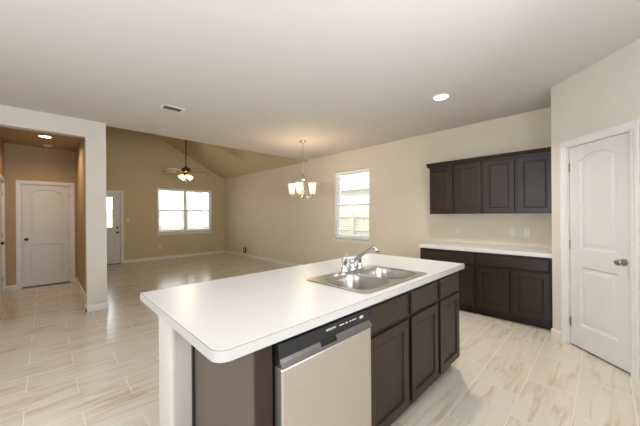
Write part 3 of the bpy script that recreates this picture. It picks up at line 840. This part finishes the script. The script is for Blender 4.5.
for k in range(5):
    a = 2 * PI * k / 5 - math.radians(151)
    ca, sa = math.cos(a), math.sin(a)
    R_ = .215
    P = lambda rad, z: (rad * ca, rad * sa, z)
    mb = MB(); mb.tube(smoothpts([P(.02, -.97), P(.07, -1.035), P(.14, -1.065), P(.19, -1.055), P(R_, -1.02), P(R_, -.995)], 5), .0075, 8)
    arm = mb.build('arm', M['nickel'], r)
    mb = MB(); mb.lathe([(.012, -1.01), (.034, -1.0), (.036, -.985), (.02, -.98)], (R_ * ca, R_ * sa, 0), 18); mb.build('cup', M['nickel'], arm)
    mb = MB(); mb.lathe([(.042, -.984), (.050, -.95), (.057, -.90), (.064, -.84), (.071, -.795), (.068, -.795), (.061, -.84), (.054, -.90), (.047, -.95), (.038, -.981)], (R_ * ca, R_ * sa, 0), 24, cap0=False, cap1=False)
    sh = mb.build('lamp_shade', M['shade'], r)
    mb = MB(); mb.lathe([(.012, -.975), (.014, -.94), (.028, -.905), (.030, -.88), (.018, -.852), (.004, -.845)], (R_ * ca, R_ * sa, 0), 14); mb.build('bulb', M['bulb'], sh)
l = bpy.data.lights.new('chandelier_lamp', 'POINT'); l.energy = 15; l.color = (1, .80, .55); l.shadow_soft_size = .12
o = bpy.data.objects.new('chandelier_lamp', l); COL.objects.link(o); o.parent = r; o.location = (0, 0, -.74)

# ------------------------------------------------------------------ ceiling fan
FNX, FNY = 2.58, 7.5
FZ = VS + (4.7 - FNX) * VK
r = thing('ceiling_fan', 'bronze ceiling fan with wooden blades and lit lamp kit in the living room', 'ceiling fan', (FNX, FNY, FZ))
dz = 2.50 - FZ                         # height of the blades
mb = MB(); mb.lathe([(.07, .03), (.072, -.03), (.06, -.07), (.02, -.10)], (0, 0, 0), 24); mb.build('canopy', M['bronze'], r)
mb = MB(); mb.tube([(0, 0, -.09), (0, 0, dz + .09)], .0125, 12); mb.build('downrod', M['bronze'], r)
mb = MB(); mb.lathe([(.02, dz + .13), (.03, dz + .10), (.075, dz + .085), (.105, dz + .06), (.110, dz + .02), (.095, dz - .02), (.06, dz - .04), (.055, dz - .06)], (0, 0, 0), 28); mb.build('motor_housing', M['bronze'], r)
for k in range(5):
    a = math.radians(136 + 72 * k)
    mat4 = Matrix.Rotation(a, 4, 'Z')
    def xf(p, tilt=math.radians(12)):
        q = Matrix.Rotation(tilt, 4, 'X') @ Vector(p)
        return tuple(mat4 @ (q + Vector((0, 0, dz))))
    out = [(.19, -.045), (.24, -.06), (.42, -.068), (.54, -.066), (.585, -.045), (.595, 0), (.585, .045), (.54, .066), (.42, .068), (.24, .06), (.19, .045)]
    vs = [xf((x, y, .004)) for x, y in out] + [xf((x, y, -.004)) for x, y in out]
    n = len(out)
    mb = MB(); mb.add(vs, [tuple(range(n)), tuple(range(2 * n - 1, n - 1, -1))] + [(i, (i + 1) % n, n + (i + 1) % n, n + i) for i in range(n)])
    bl = mb.build('blade', M['blade'], r, smooth=False)
    br_ = [(.085, -.018), (.16, -.014), (.21, -.035), (.25, -.03), (.25, .03), (.21, .035), (.16, .014), (.085, .018)]
    vs = [xf((x, y, -.005)) for x, y in br_] + [xf((x, y, -.010)) for x, y in br_]; n = len(br_)
    mb = MB(); mb.add(vs, [tuple(range(n)), tuple(range(2 * n - 1, n - 1, -1))] + [(i, (i + 1) % n, n + (i + 1) % n, n + i) for i in range(n)])
    mb.build('blade_iron', M['bronze'], bl, smooth=False)
mb = MB(); mb.lathe([(.05, dz - .058), (.056, dz - .075), (.05, dz - .10), (.02, dz - .115), (.008, dz - .13)], (0, 0, 0), 22); mb.build('light_kit', M['bronze'], r)
for k in range(4):
    a = math.radians(10 + 90 * k)
    d = Vector((math.cos(a) * .75, math.sin(a) * .75, -.62)).normalized()
    c0 = Vector((math.cos(a) * .045, math.sin(a) * .045, dz - .085))
    q = Vector((0, 0, 1)).rotation_difference(d).to_matrix()
    def ring(rad, h): return [tuple(c0 + q @ Vector((rad * math.cos(2 * PI * i / 18), rad * math.sin(2 * PI * i / 18), h))) for i in range(18)]
    mb = MB(); mb.rings([ring(.014, -.01), ring(.016, .03), ring(.026, .04)], True, True); mb.build('lamp_holder', M['bronze'], r)
    mb = MB(); mb.rings([ring(.025, .038), ring(.036, .06), ring(.044, .09), ring(.056, .125), ring(.060, .135), ring(.057, .135), ring(.041, .09), ring(.033, .06), ring(.022, .040)])
    sh = mb.build('lamp_shade', M['fanshade'], r)
    mb = MB(); mb.rings([ring(.012, .042), ring(.022, .075), ring(.024, .095), ring(.012, .115)], True, True); mb.build('bulb', M['bulb'], sh)
mb = MB(); mb.tube([(.02, -.02, dz - .11), (.02, -.02, dz - .24)], .0018, 6); mb.lathe([(.004, dz - .265), (.006, dz - .25), (.003, dz - .24)], (.02, -.02, 0), 8); mb.build('pull_chain', M['nickel'], r)
l = bpy.data.lights.new('fan_lamp', 'POINT'); l.energy = 24; l.color = (1, .80, .55); l.shadow_soft_size = .1
o = bpy.data.objects.new('fan_lamp', l); COL.objects.link(o); o.parent = r; o.location = (0, 0, dz - .30)
